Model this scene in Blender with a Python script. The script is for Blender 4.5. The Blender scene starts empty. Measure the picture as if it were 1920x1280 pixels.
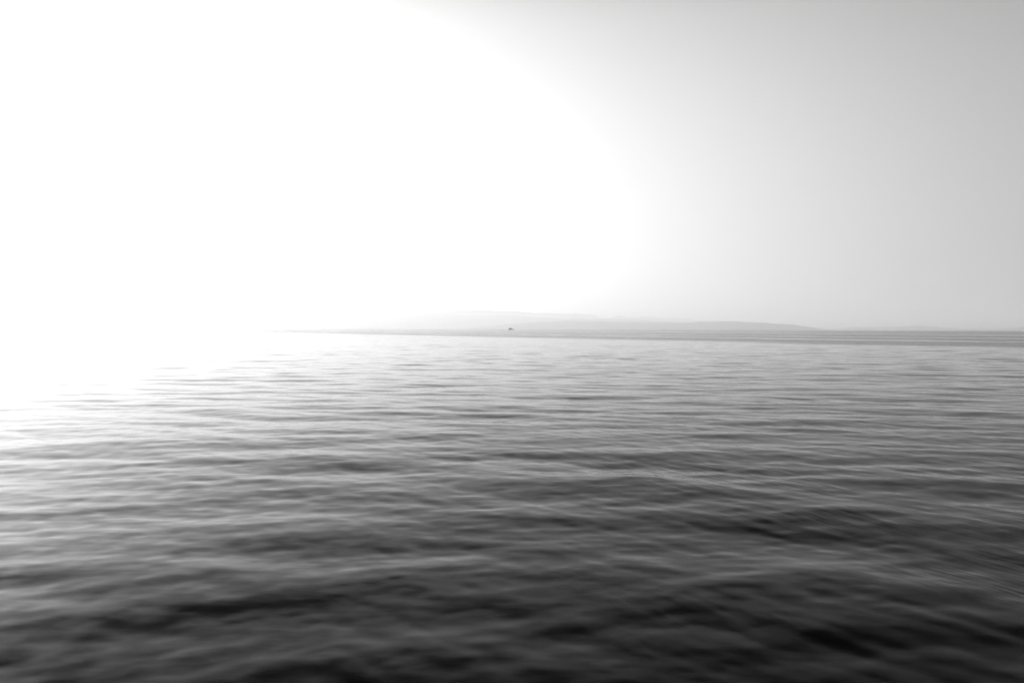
import bpy, bmesh, math, random
import numpy as np
from mathutils import Vector, Matrix

R = math.radians
scene = bpy.context.scene

# ------------------------------------------------------------------ camera
CAM_H = 4.0
EARTH = 6.371e6
cam_data = bpy.data.cameras.new("camera")
cam_data.lens = 24.0
cam_data.sensor_width = 36.0
cam_data.clip_start = 0.1
cam_data.clip_end = 120000.0
cam_data.dof.use_dof = True
cam_data.dof.focus_distance = 90.0
cam_data.dof.aperture_fstop = 1.4
cam = bpy.data.objects.new("camera", cam_data)
scene.collection.objects.link(cam)
PITCH, ROLL = R(1.07), R(0.13)
cam.matrix_world = (Matrix.Translation((0, 0, CAM_H)) @ Matrix.Rotation(R(90) - PITCH, 4, 'X')
                    @ Matrix.Rotation(ROLL, 4, 'Z'))
scene.camera = cam

# ------------------------------------------------------------------ render, exposure
scene.render.engine = 'CYCLES'
scene.view_settings.view_transform = 'Standard'
scene.view_settings.look = 'None'
scene.view_settings.exposure = 0.0
scene.view_settings.gamma = 1.0
scene.cycles.use_denoising = True
scene.cycles.volume_bounces = 2
scene.cycles.max_bounces = 6
scene.cycles.caustics_reflective = True

# ------------------------------------------------------------------ world: hazy monochrome sky
SUN_AZ, SUN_EL = R(-62), R(10)      # azimuth from +Y towards +X
sun_dir = Vector((math.sin(SUN_AZ) * math.cos(SUN_EL), math.cos(SUN_AZ) * math.cos(SUN_EL), math.sin(SUN_EL)))
world = bpy.data.worlds.new("World")
scene.world = world
world.use_nodes = True
wt = world.node_tree
wt.nodes.clear()


class NB:
    """tiny node-building helper"""
    def __init__(self, tree):
        self.t = tree

    def n(self, kind, **kw):
        nd = self.t.nodes.new(kind)
        for k, v in kw.items():
            setattr(nd, k, v)
        return nd

    def put(self, sock, v):
        if isinstance(v, bpy.types.NodeSocket):
            self.t.links.new(v, sock)
        else:
            sock.default_value = v

    def m(self, op, a, b=0.0, c=0.0, clamp=False):
        nd = self.n('ShaderNodeMath', operation=op)
        nd.use_clamp = clamp
        self.put(nd.inputs[0], a)
        self.put(nd.inputs[1], b)
        if op in ('MULTIPLY_ADD', 'SMOOTH_MIN', 'COMPARE'):
            self.put(nd.inputs[2], c)
        return nd.outputs[0]

    def v(self, op, a, b=(0, 0, 0), scale=None):
        nd = self.n('ShaderNodeVectorMath', operation=op)
        self.put(nd.inputs[0], a)
        self.put(nd.inputs[1], b)
        if scale is not None:
            self.put(nd.inputs['Scale'], scale)
        return nd.outputs['Value'] if op in ('DOT_PRODUCT', 'LENGTH') else nd.outputs['Vector']

    def smooth(self, x, lo, hi, a=0.0, b=1.0):
        nd = self.n('ShaderNodeMapRange', interpolation_type='SMOOTHSTEP')
        self.put(nd.inputs['Value'], x)
        nd.inputs['From Min'].default_value = lo
        nd.inputs['From Max'].default_value = hi
        nd.inputs['To Min'].default_value = a
        nd.inputs['To Max'].default_value = b
        return nd.outputs['Result']

    def noise(self, vec, scale, detail=2.0, rough=0.5, dist=0.0, color=False):
        nd = self.n('ShaderNodeTexNoise')
        self.put(nd.inputs['Vector'], vec)
        nd.inputs['Scale'].default_value = scale
        nd.inputs['Detail'].default_value = detail
        nd.inputs['Roughness'].default_value = rough
        nd.inputs['Distortion'].default_value = dist
        return nd.outputs['Color'] if color else nd.outputs['Fac']


SKY_K, SKY_FALL, SKY_EL, SKY_EL4 = 20.3, 0.032, 0.0006, 4.3e-7
w = NB(wt)
sky = w.n('ShaderNodeTexSky', sky_type='NISHITA')
sky.sun_disc = False
sky.sun_elevation = SUN_EL
sky.sun_rotation = SUN_AZ
sky.altitude = 0.0
sky.air_density = 1.0
sky.dust_density = 4.0
sky.ozone_density = 1.0
bw = w.n('ShaderNodeRGBToBW')
wt.links.new(sky.outputs[0], bw.inputs[0])
geo = w.n('ShaderNodeTexCoord')
d = w.v('NORMALIZE', geo.outputs['Generated'])
dot = w.v('DOT_PRODUCT', d, tuple(sun_dir))
ang = w.m('DIVIDE', w.m('ARCCOSINE', dot), math.pi / 180)
sep = w.n('ShaderNodeSeparateXYZ')
wt.links.new(d, sep.inputs[0])
el = w.m('DIVIDE', w.m('ARCSINE', w.m('MAXIMUM', sep.outputs['Z'], 0.0)), math.pi / 180)
el2 = w.m('MULTIPLY', el, el)
veil = w.m('MULTIPLY', w.m('EXPONENT', w.m('MULTIPLY', w.m('SQRT', w.m('MULTIPLY_ADD', ang, ang, 3600.0)), -SKY_FALL)),
           w.m('EXPONENT', w.m('MULTIPLY', el2, w.m('MULTIPLY_ADD', el2, -SKY_EL4, -SKY_EL))))
veil = w.m('MULTIPLY', veil, SKY_K)
veil = w.m('ADD', veil, w.m('MULTIPLY', w.m('EXPONENT', w.m('DIVIDE', ang, -6.0)), 50.0))
NISH = 0.02
tot = w.m('ADD', w.m('MULTIPLY', bw.outputs[0], NISH), veil)
zen = w.m('DIVIDE', w.m('MAXIMUM', w.m('SUBTRACT', el, 23.0), 0.0), 11.0)
tot = w.m('MULTIPLY', tot, w.m('EXPONENT', w.m('MULTIPLY', w.m('MULTIPLY', zen, zen), -1.0)))
bg = w.n('ShaderNodeBackground')
wt.links.new(tot, bg.inputs['Color'])
bg.inputs['Strength'].default_value = 1.0
wo = w.n('ShaderNodeOutputWorld')
wt.links.new(bg.outputs[0], wo.inputs['Surface'])

# ------------------------------------------------------------------ sun
sl = bpy.data.lights.new("sun", 'SUN')
sl.energy = 5.0
sl.angle = R(10)
sl.color = (1, 1, 1)
so = bpy.data.objects.new("sun", sl)
scene.collection.objects.link(so)
so.rotation_euler = sun_dir.to_track_quat('Z', 'Y').to_euler()
so.location = sun_dir * 50 + Vector((0, 0, 30))


# ------------------------------------------------------------------ helpers
def grey_material(name, g, rough=0.6, metallic=0.0, vary=0.15, scale=2.0):
    m = bpy.data.materials.new(name)
    m.use_nodes = True
    nb = NB(m.node_tree)
    b = m.node_tree.nodes['Principled BSDF']
    tc = nb.n('ShaderNodeTexCoord')
    f = nb.noise(tc.outputs['Object'], scale, 4.0)
    f = nb.m('MULTIPLY_ADD', f, 2 * vary * g, g - vary * g)
    cmb = nb.n('ShaderNodeCombineColor')
    for i in range(3):
        nb.put(cmb.inputs[i], f)
    nb.put(b.inputs['Base Color'], cmb.outputs[0])
    b.inputs['Roughness'].default_value = rough
    b.inputs['Metallic'].default_value = metallic
    return m


def link_mesh(name, verts, faces, mat, parent=None, smooth=False):
    me = bpy.data.meshes.new(name)
    me.from_pydata([tuple(v) for v in verts], [], faces)
    me.materials.append(mat)
    if smooth:
        me.polygons.foreach_set('use_smooth', [True] * len(me.polygons))
    me.update()
    o = bpy.data.objects.new(name, me)
    scene.collection.objects.link(o)
    if parent is not None:
        o.parent = parent
    return o


def grid_mesh(name, P, mat, wrap=False, smooth=True):
    """P: (rows, cols, 3) array of points"""
    nr, nc, _ = P.shape
    me = bpy.data.meshes.new(name)
    idx = np.arange(nr * nc).reshape(nr, nc)
    if wrap:
        nx = np.roll(idx, -1, axis=1)
        a, b, c, e = idx[:-1], nx[:-1], nx[1:], idx[1:]
    else:
        a, b, c, e = idx[:-1, :-1], idx[:-1, 1:], idx[1:, 1:], idx[1:, :-1]
    q = np.stack([a, b, c, e], -1).reshape(-1, 4).astype(np.int32)
    me.vertices.add(nr * nc)
    me.vertices.foreach_set('co', P.reshape(-1).astype(np.float32))
    me.loops.add(q.size)
    me.loops.foreach_set('vertex_index', q.reshape(-1))
    me.polygons.add(len(q))
    me.polygons.foreach_set('loop_start', np.arange(0, q.size, 4, dtype=np.int32))
    if smooth:
        me.polygons.foreach_set('use_smooth', np.ones(len(q), dtype=bool))
    me.update(calc_edges=True)
    me.materials.append(mat)
    o = bpy.data.objects.new(name, me)
    scene.collection.objects.link(o)
    return o


# ------------------------------------------------------------------ water material
def water_material():
    m = bpy.data.materials.new("sea_water")
    m.use_nodes = True
    nb = NB(m.node_tree)
    b = m.node_tree.nodes['Principled BSDF']
    b.inputs['Base Color'].default_value = (0.001, 0.001, 0.001, 1)
    b.inputs['IOR'].default_value = 1.125
    g = nb.n('ShaderNodeNewGeometry')
    pos = g.outputs['Position']
    sp = nb.n('ShaderNodeSeparateXYZ')
    nb.put(sp.inputs[0], pos)
    x, y = sp.outputs['X'], sp.outputs['Y']
    dist = nb.v('LENGTH', nb.v('MULTIPLY', pos, (1, 1, 0)))
    # wind-ruffled water beyond a slanting edge, with smooth slick lines in it
    wob = nb.noise(pos, 0.012, 3.0)
    wob2 = nb.noise(nb.v('MULTIPLY', pos, (0.25, 1, 0)), 0.03, 4.0)
    s = nb.m('ADD', nb.m('ADD', y, nb.m('MULTIPLY', x, 1.47)),
             nb.m('ADD', nb.m('MULTIPLY_ADD', wob, 70.0, -35.0), nb.m('MULTIPLY_ADD', wob2, 50.0, -25.0)))
    ruf = nb.smooth(s, 280.0, 360.0)

    def slick(centre, half):
        a = nb.m('ABSOLUTE', nb.m('SUBTRACT', s, centre))
        return nb.smooth(a, half * 0.5, half, 1.0, 0.0)
    sl_ = nb.m('MAXIMUM', nb.m('MAXIMUM', slick(467.0, 22.0), slick(640.0, 26.0)), slick(1050.0, 60.0))
    big = nb.smooth(nb.noise(nb.v('MULTIPLY', pos, (0.4, 1, 0)), 0.0016, 3.0), 0.50, 0.62, 0.0, 0.6)
    sl_ = nb.m('MAXIMUM', sl_, nb.m('MULTIPLY', big, nb.smooth(dist, 500, 1200)))
    ruf = nb.m('MULTIPLY', ruf, nb.m('SUBTRACT', 1.0, nb.m('MULTIPLY', sl_, 0.8)))

    # statistical slopes of ripples too small (or too far) for the mesh
    def slopes(scale, stretch, detail, amp, rot):
        mp = nb.n('ShaderNodeMapping')
        nb.put(mp.inputs['Vector'], pos)
        mp.inputs['Rotation'].default_value = (0, 0, rot)
        mp.inputs['Scale'].default_value = (stretch, 1.0, 1.0)
        c = nb.noise(mp.outputs[0], scale, detail, 0.55, color=True)
        c = nb.v('SUBTRACT', c, (0.5, 0.5, 0.5))
        c = nb.v('MULTIPLY', c, (0.7, 1.0, 0.0))
        return nb.v('SCALE', c, scale=amp)
    fine = slopes(5.0, 0.35, 2.0, nb.smooth(dist, 5, 60, FINE_NEAR, FINE_FAR), R(12))
    mid = slopes(1.1, 0.45, 2.0, nb.smooth(dist, 20, 130, 0.0, MID_FAR), R(-8))
    wide = slopes(0.22, 0.5, 2.0, nb.smooth(dist, 150, 500, 0.0, WIDE_FAR), R(5))
    rough_wind = slopes(3.0, 0.6, 2.0, nb.m('MULTIPLY', ruf, RUF_AMP), R(20))
    tot = nb.v('ADD', nb.v('ADD', fine, mid), nb.v('ADD', wide, rough_wind))
    # fine cat's-paw ripples running down to the right in the near water
    cx_ = nb.n('ShaderNodeCombineXYZ')
    nb.put(cx_.inputs[0], nb.m('MULTIPLY', nb.v('DOT_PRODUCT', pos, (0.50, -0.866, 0)), 0.11))
    nb.put(cx_.inputs[1], nb.v('DOT_PRODUCT', pos, (0.866, 0.50, 0)))
    rip = nb.m('SUBTRACT', nb.noise(cx_.outputs[0], 9.0, 1.5, 0.5, 0.15), 0.5)
    patch = nb.smooth(nb.noise(nb.v('MULTIPLY', pos, (0.5, 1.0, 0)), 0.30, 2.0), 0.42, 0.62)
    near = nb.m('MULTIPLY', nb.smooth(x, -1.0, 7.0), nb.smooth(dist, 14, 60, 1.0, 0.0))
    rip = nb.m('MULTIPLY', nb.m('MULTIPLY', rip, patch), nb.m('MULTIPLY', near, RIPPLE))
    tot = nb.v('ADD', tot, nb.v('SCALE', (0.5, 0.866, 0), scale=rip))
    nrm = nb.v('NORMALIZE', nb.v('ADD', g.outputs['Normal'], tot))
    nb.put(b.inputs['Normal'], nrm)
    r_ = nb.m('ADD', nb.smooth(dist, 10, 400, 0.05, 0.05), nb.m('MULTIPLY', ruf, 0.10))
    nb.put(b.inputs['Roughness'], r_)
    return m


RIPPLE = 0.24
FINE_NEAR, FINE_FAR, MID_FAR, WIDE_FAR, RUF_AMP = 0.10, 0.07, 0.08, 0.05, 1.3
water_mat = water_material()


# ------------------------------------------------------------------ sea
def build_sea():
    rng = np.random.default_rng(23)
    rings = [2.0]
    r = 2.0
    while r < 30000:
        k = 0.0042 if r < 400 else min(0.0042 + (r - 400) / 20000, 0.05)
        r += max(r * k, 0.012)
        rings.append(r)
    rr = np.array(rings)
    front = np.linspace(-R(52), R(52), 1300)
    back = np.linspace(R(52), 2 * math.pi - R(52), 262)[1:-1]
    az = np.concatenate([front, back])
    A, RR = np.meshgrid(az, rr)
    X = (RR * np.sin(A)).astype(np.float32)
    Y = (RR * np.cos(A)).astype(np.float32)
    Z = np.zeros_like(X)
    dr = np.gradient(rr)
    # slow spatial modulation of wave strength (gusts)
    N = 220
    lam = np.exp(rng.uniform(math.log(0.2), math.log(14.0), N))
    # slope spectrum: strongest around 2-3 m, tail to small ripples and long swell
    wgt = np.exp(-(np.log(lam / 2.6) / 0.85) ** 2 / 2) + 0.62 * np.exp(-(np.log(lam / 0.55) / 0.5) ** 2 / 2) + 0.16
    slope = wgt / math.sqrt((wgt ** 2).sum()) * math.sqrt(2) * SLOPE_RMS
    spread = rng.normal(0, 1, N) * R(22) * (1 + 0.7 * (lam < 1.0))
    theta = R(90) + R(-8) + spread
    ph = rng.uniform(0, 2 * math.pi, N)
    for i in range(N):
        k = 2 * math.pi / lam[i]
        a = slope[i] / k
        t = np.clip((lam[i] / dr - 3.0) / 4.0, 0, 1)
        att = (t * t * (3 - 2 * t))
        n = int(np.searchsorted(-att, -1e-6))  # rows still carrying this wave
        if n < 2:
            continue
        kx, ky = k * math.cos(theta[i]), k * math.sin(theta[i])
        arg = kx * X[:n] + ky * Y[:n] + ph[i]
        Z[:n] += (a * att[:n, None]).astype(np.float32) * (np.sin(arg) + 0.10 * np.cos(2 * arg)).astype(np.float32)
    Z -= (X ** 2 + Y ** 2) / (2 * EARTH)
    P = np.stack([X, Y, Z], -1)
    o = grid_mesh("sea", P, water_mat, wrap=True)
    # close the small hole straight under the camera
    bm = bmesh.new()
    bm.from_mesh(o.data)
    bm.verts.ensure_lookup_table()
    n0 = len(az)
    c = bm.verts.new((0, 0, float(Z[0].mean())))
    bm.verts.ensure_lookup_table()
    for i in range(n0):
        bm.faces.new((bm.verts[(i + 1) % n0], bm.verts[i], c)).smooth = True
    bm.normal_update()
    bm.faces.ensure_lookup_table()
    if bm.faces[0].normal.z < 0:
        bmesh.ops.reverse_faces(bm, faces=bm.faces[:])
    bm.to_mesh(o.data)
    bm.free()
    o['kind'] = 'structure'
    return o


SLOPE_RMS = 0.046
build_sea()


# ------------------------------------------------------------------ far land
def ray(px, py):
    """direction of a pixel of the 1920x1280 photograph (used to survey bearings and heights)"""
    v = Vector(((px - 960) / 1280, -(py - 640) / 1280, -1))
    return (cam.matrix_world.to_3x3() @ v).normalized()


def survey(px, py, dist):
    v = ray(px, py)
    h = math.hypot(v.x, v.y)
    return v.x / h * dist, v.y / h * dist, CAM_H + v.z / h * dist


land_mat = grey_material("wooded_land", 0.06, 0.95, vary=0.5, scale=0.004)


def fractal1(t, rng, octaves=6, base=1.0):
    out = np.zeros_like(t)
    for o in range(octaves):
        f = base * 2 ** o
        out += np.sin(t * f * 2 * math.pi + rng.uniform(0, 6.28)) * 0.5 ** o
    return out


def land(profile, dist, depth, seed):
    """an island ridge: crest through surveyed points, falling to the shore in front and behind"""
    rng = np.random.default_rng(seed)
    px = np.array([p[0] for p in profile], float)
    py = np.array([p[1] for p in profile], float)
    nx, ny = 420, 40
    u = np.linspace(px[0], px[-1], nx)
    crest_y = np.interp(u, px, py) + 0.4 * fractal1((u - u[0]) / 60, rng, 5)
    rows = []
    v = np.linspace(-1, 1, ny)
    base = -dist ** 2 / (2 * EARTH)
    edge = np.clip(np.minimum(u - u[0], u[-1] - u) / 30.0, 0, 1) ** 0.7
    for vv in v:
        row = []
        wob = fractal1((u - u[0]) / 90 + vv * 1.3, rng, 5) * 0.10
        for i in range(nx):
            d_ = dist + vv * depth * (0.35 + 0.65 * edge[i])
            X, Y, Z = survey(u[i], crest_y[i], dist)
            s = d_ / dist
            prof = (1 - abs(vv) ** 1.6) * (1 + wob[i] * abs(vv))
            z = (base - 12) + (max(Z - base, 0) + 12) * max(prof, 0)
            row.append((X * s, Y * s, z))
        rows.append(row)
    o = grid_mesh("hills", np.array(rows), land_mat)
    o['kind'] = 'structure'
    return o


land([(850, 617), (900, 613), (950, 608), (1000, 604.5), (1062, 601), (1130, 603), (1230, 604.5), (1280, 605), (1300, 604), (1330, 603), (1370, 602.5),
      (1410, 604), (1450, 606), (1480, 608), (1492, 609), (1495, 610.5), (1515, 612), (1535, 615), (1553, 618.5)], 13500, 800, 3)
land([(590, 614), (620, 606), (650, 597), (668, 592), (690, 586), (700, 586), (722, 588), (745, 587), (820, 584.5), (845, 586.5), (880, 589.5),
      (915, 590.5), (925, 589), (960, 590), (1000, 594), (1066, 597), (1150, 598), (1230, 601), (1300, 606), (1340, 618)],
     17500, 1000, 7)
land([(800, 606), (830, 588), (850, 582), (900, 580.8), (925, 583), (960, 583.5), (1000, 586), (1050, 588), (1080, 588),
      (1100, 590), (1118, 591), (1125, 596), (1145, 597), (1158, 592), (1166, 591.5), (1172, 594.5), (1212, 593.5),
      (1220, 595.5), (1262, 595.5), (1266, 597), (1297, 597), (1308, 600.5), (1380, 601.5), (1450, 606), (1500, 619)],
     23000, 1200, 9)
land([(1548, 618), (1590, 613.5), (1640, 613), (1690, 612), (1712, 610.8), (1735, 611), (1765, 613), (1800, 616),
      (1835, 617.5), (1875, 617), (1900, 615), (1925, 612), (1990, 606), (2060, 620)], 19000, 900, 13)


# ------------------------------------------------------------------ boats
dark_paint = grey_material("dark_hull_paint", 0.035, 0.45, vary=0.3, scale=0.8)
white_paint = grey_material("weathered_white_paint", 0.22, 0.5, vary=0.15, scale=0.8)
glass_mat = grey_material("dark_window_glass", 0.02, 0.08, vary=0.1)
metal_mat = grey_material("mast_metal", 0.12, 0.4, metallic=0.6)
foam_mat = grey_material("foam", 0.8, 0.9, vary=0.1, scale=1.0)


def prism(name, outline, y0, y1, mat, parent, taper=1.0):
    """side outline (x,z) given a real breadth"""
    n = len(outline)
    v = [(x, y0, z) for x, z in outline] + [(x, y1, z) for x, z in outline]
    f = [list(range(n))[::-1], [n + i for i in range(n)]]
    f += [[i, (i + 1) % n, n + (i + 1) % n, n + i] for i in range(n)]
    o = link_mesh(name, v, f, mat, parent)
    mod = o.modifiers.new("bevel", 'BEVEL')
    mod.width = 0.06
    mod.segments = 2
    return o


def tube(name, pts, rad, mat, parent):
    bm = bmesh.new()
    for a, b in zip(pts[:-1], pts[1:]):
        a, b = Vector(a), Vector(b)
        dd = b - a
        mt = Matrix.Translation((a + b) / 2) @ dd.to_track_quat('Z', 'Y').to_matrix().to_4x4()
        bmesh.ops.create_cone(bm, cap_ends=True, segments=8, radius1=rad, radius2=rad, depth=dd.length, matrix=mt)
    me = bpy.data.meshes.new(name)
    bm.to_mesh(me)
    bm.free()
    me.materials.append(mat)
    o = bpy.data.objects.new(name, me)
    scene.collection.objects.link(o)
    o.parent = parent
    return o


def hull(name, L, B, D, draft, mat, parent, sheer=0.6):
    """lofted hull, bow towards +x"""
    ns, nc = 22, 13
    P = np.zeros((ns, nc, 3))
    for i in range(ns):
        t = i / (ns - 1)
        x = -L / 2 + L * t
        half = B / 2 * (0.86 + 0.14 * math.sin(min(t * 2, 1) * math.pi / 2)) * (1 - max(0, (t - 0.55) / 0.45) ** 2.2)
        half = max(half, 0.03)
        top = D + sheer * D * max(0, t - 0.3) ** 2 * 1.6
        keel = -draft * (1 - max(0, (t - 0.75) / 0.25) ** 2)
        for j in range(nc):
            s = j / (nc - 1) * 2 - 1
            a = abs(s)
            yy = half * math.copysign(a ** 0.55, s)
            zz = keel + (top - keel) * a ** 2.2
            P[i, j] = (x + (0.06 * L * (zz - keel) / (top - keel) if t > 0.8 else 0) * (t - 0.8) * 5, yy, zz)
    v = [tuple(p) for p in P.reshape(-1, 3)]
    f = []
    for i in range(ns - 1):
        for j in range(nc - 1):
            a = i * nc + j
            f.append([a, a + nc, a + nc + 1, a + 1])
        f.append([i * nc, i * nc + nc - 1, (i + 1) * nc + nc - 1, (i + 1) * nc])   # deck
    f.append([j for j in range(nc)])
    f.append([(ns - 1) * nc + j for j in range(nc)][::-1])
    return link_mesh(name, v, f, mat, parent)


def boat_root(name, px, dist, label, cat, rz):
    e = bpy.data.objects.new(name, None)
    scene.collection.objects.link(e)
    x, y, _ = survey(px, 617, dist)
    e.location = (x, y, -dist ** 2 / (2 * EARTH))
    e.rotation_euler = (0, 0, -math.atan2(x, y) + rz)
    e['label'] = label
    e['category'] = cat
    return e


# large motor yacht, bow to the right
b1 = boat_root("motor_yacht", 958, 2500, "dark motor yacht on the horizon in front of the hazy hills, larger of two boats", "boat", R(8))
hull("hull", 20.0, 5.4, 2.5, 0.9, dark_paint, b1)
prism("cabin", [(-8.4, 2.3), (6.2, 2.7), (3.4, 5.2), (-7.8, 5.2)], -2.2, 2.2, dark_paint, b1)
wh = prism("wheelhouse", [(-6.4, 5.2), (1.6, 5.2), (-0.4, 7.5), (-5.6, 7.5)], -1.8, 1.8, dark_paint, b1)
prism("windshield", [(1.36, 5.58), (-0.12, 7.24), (-0.02, 7.27), (1.46, 5.63)], -1.5, 1.5, glass_mat, wh)
for sy in (-1, 1):
    for k in range(4):
        x0 = -6.9 + k * 2.4
        prism("window", [(x0, 3.7), (x0 + 1.8, 3.7), (x0 + 1.8, 4.6), (x0, 4.6)], sy * 2.18, sy * 2.24, glass_mat, b1)
tube("mast", [(-3.6, 0, 7.4), (-3.9, 0, 8.5)], 0.12, metal_mat, b1)
tube("radar_arch", [(-5.0, -1.5, 7.45), (-5.4, -1.4, 8.3), (-5.4, 1.4, 8.3), (-5.0, 1.5, 7.45)], 0.14, dark_paint, b1)
for sy in (-1, 1):
    pts = [(4.6 + k * 0.65, sy * 2.1 * (1 - (k / 8.2) ** 2.2), 3.7 + 0.05 * k) for k in range(8)]
    tube("railing", pts, 0.05, metal_mat, b1)

# small fishing boat
b2 = boat_root("fishing_boat", 1245, 3300, "tiny grey cabin boat on the horizon, right of the dark motor yacht", "boat", R(40))
hull("hull", 9.5, 3.0, 1.5, 0.6, dark_paint, b2)
c2 = prism("cabin", [(-1.4, 1.4), (2.2, 1.7), (1.7, 4.0), (-1.2, 4.0)], -1.2, 1.2, dark_paint, b2)
for sy in (-1, 1):
    prism("window", [(-0.9, 2.7), (1.3, 2.7), (1.1, 3.5), (-0.9, 3.5)], sy * 1.18, sy * 1.23, glass_mat, c2)
tube("mast", [(0, 0, 3.9), (0, 0, 6.8)], 0.14, metal_mat, b2)


# white water thrown up by the yacht
def wake(name, length, width, height, mat, seed):
    rng = np.random.default_rng(seed)
    nx, ny = 90, 14
    P = np.zeros((ny, nx, 3))
    for j in range(ny):
        for i in range(nx):
            t = i / (nx - 1)
            s = j / (ny - 1) * 2 - 1
            e = math.sin(math.pi * min(max(t, 0), 1)) ** 0.6 * (1 - s * s)
            P[j, i] = (-length / 2 + length * t, s * width / 2 * (0.4 + 0.6 * (1 - t)),
                       -0.3 + (height * e) * (0.6 + 0.4 * rng.random()) + 0.2 * e)
    o = grid_mesh(name, P, mat)
    o['kind'] = 'stuff'
    o['label'] = 'white foam of the wake beside the dark motor yacht'
    o['category'] = 'wake'
    return o


wk = wake("wake", 46, 6, 0.9, foam_mat, 5)
wk.matrix_world = (Matrix.Translation(Vector(b1.location)) @ Matrix.Rotation(b1.rotation_euler.z, 4, 'Z')
                   @ Matrix.Translation((-10, -4.5, 0)))

# ------------------------------------------------------------------ haze
def build_haze():
    m = bpy.data.materials.new("sea_haze")
    m.use_nodes = True
    t = m.node_tree
    t.nodes.clear()
    out = t.nodes.new('ShaderNodeOutputMaterial')
    pv = t.nodes.new('ShaderNodeVolumePrincipled')
    pv.inputs['Color'].default_value = (HAZE_ALB, HAZE_ALB, HAZE_ALB, 1)
    pv.inputs['Density'].default_value = HAZE_D
    pv.inputs['Anisotropy'].default_value = HAZE_G
    t.links.new(pv.outputs[0], out.inputs['Volume'])
    S, top, bot = 30500, 420.0, -30000 ** 2 / (2 * EARTH) - 2
    v = [(sx * S, sy * S, z) for z in (bot, top) for sx, sy in ((-1, -1), (1, -1), (1, 1), (-1, 1))]
    f = [(0, 3, 2, 1), (4, 5, 6, 7), (0, 1, 5, 4), (1, 2, 6, 5), (2, 3, 7, 6), (3, 0, 4, 7)]
    o = link_mesh("haze", v, f, m)
    o['kind'] = 'stuff'
    o['label'] = 'pale sea haze fading the distant hills'
    o['category'] = 'haze'
    return o


HAZE_D, HAZE_G, HAZE_ALB = 1.3e-4, 0.36, 1.0
build_haze()
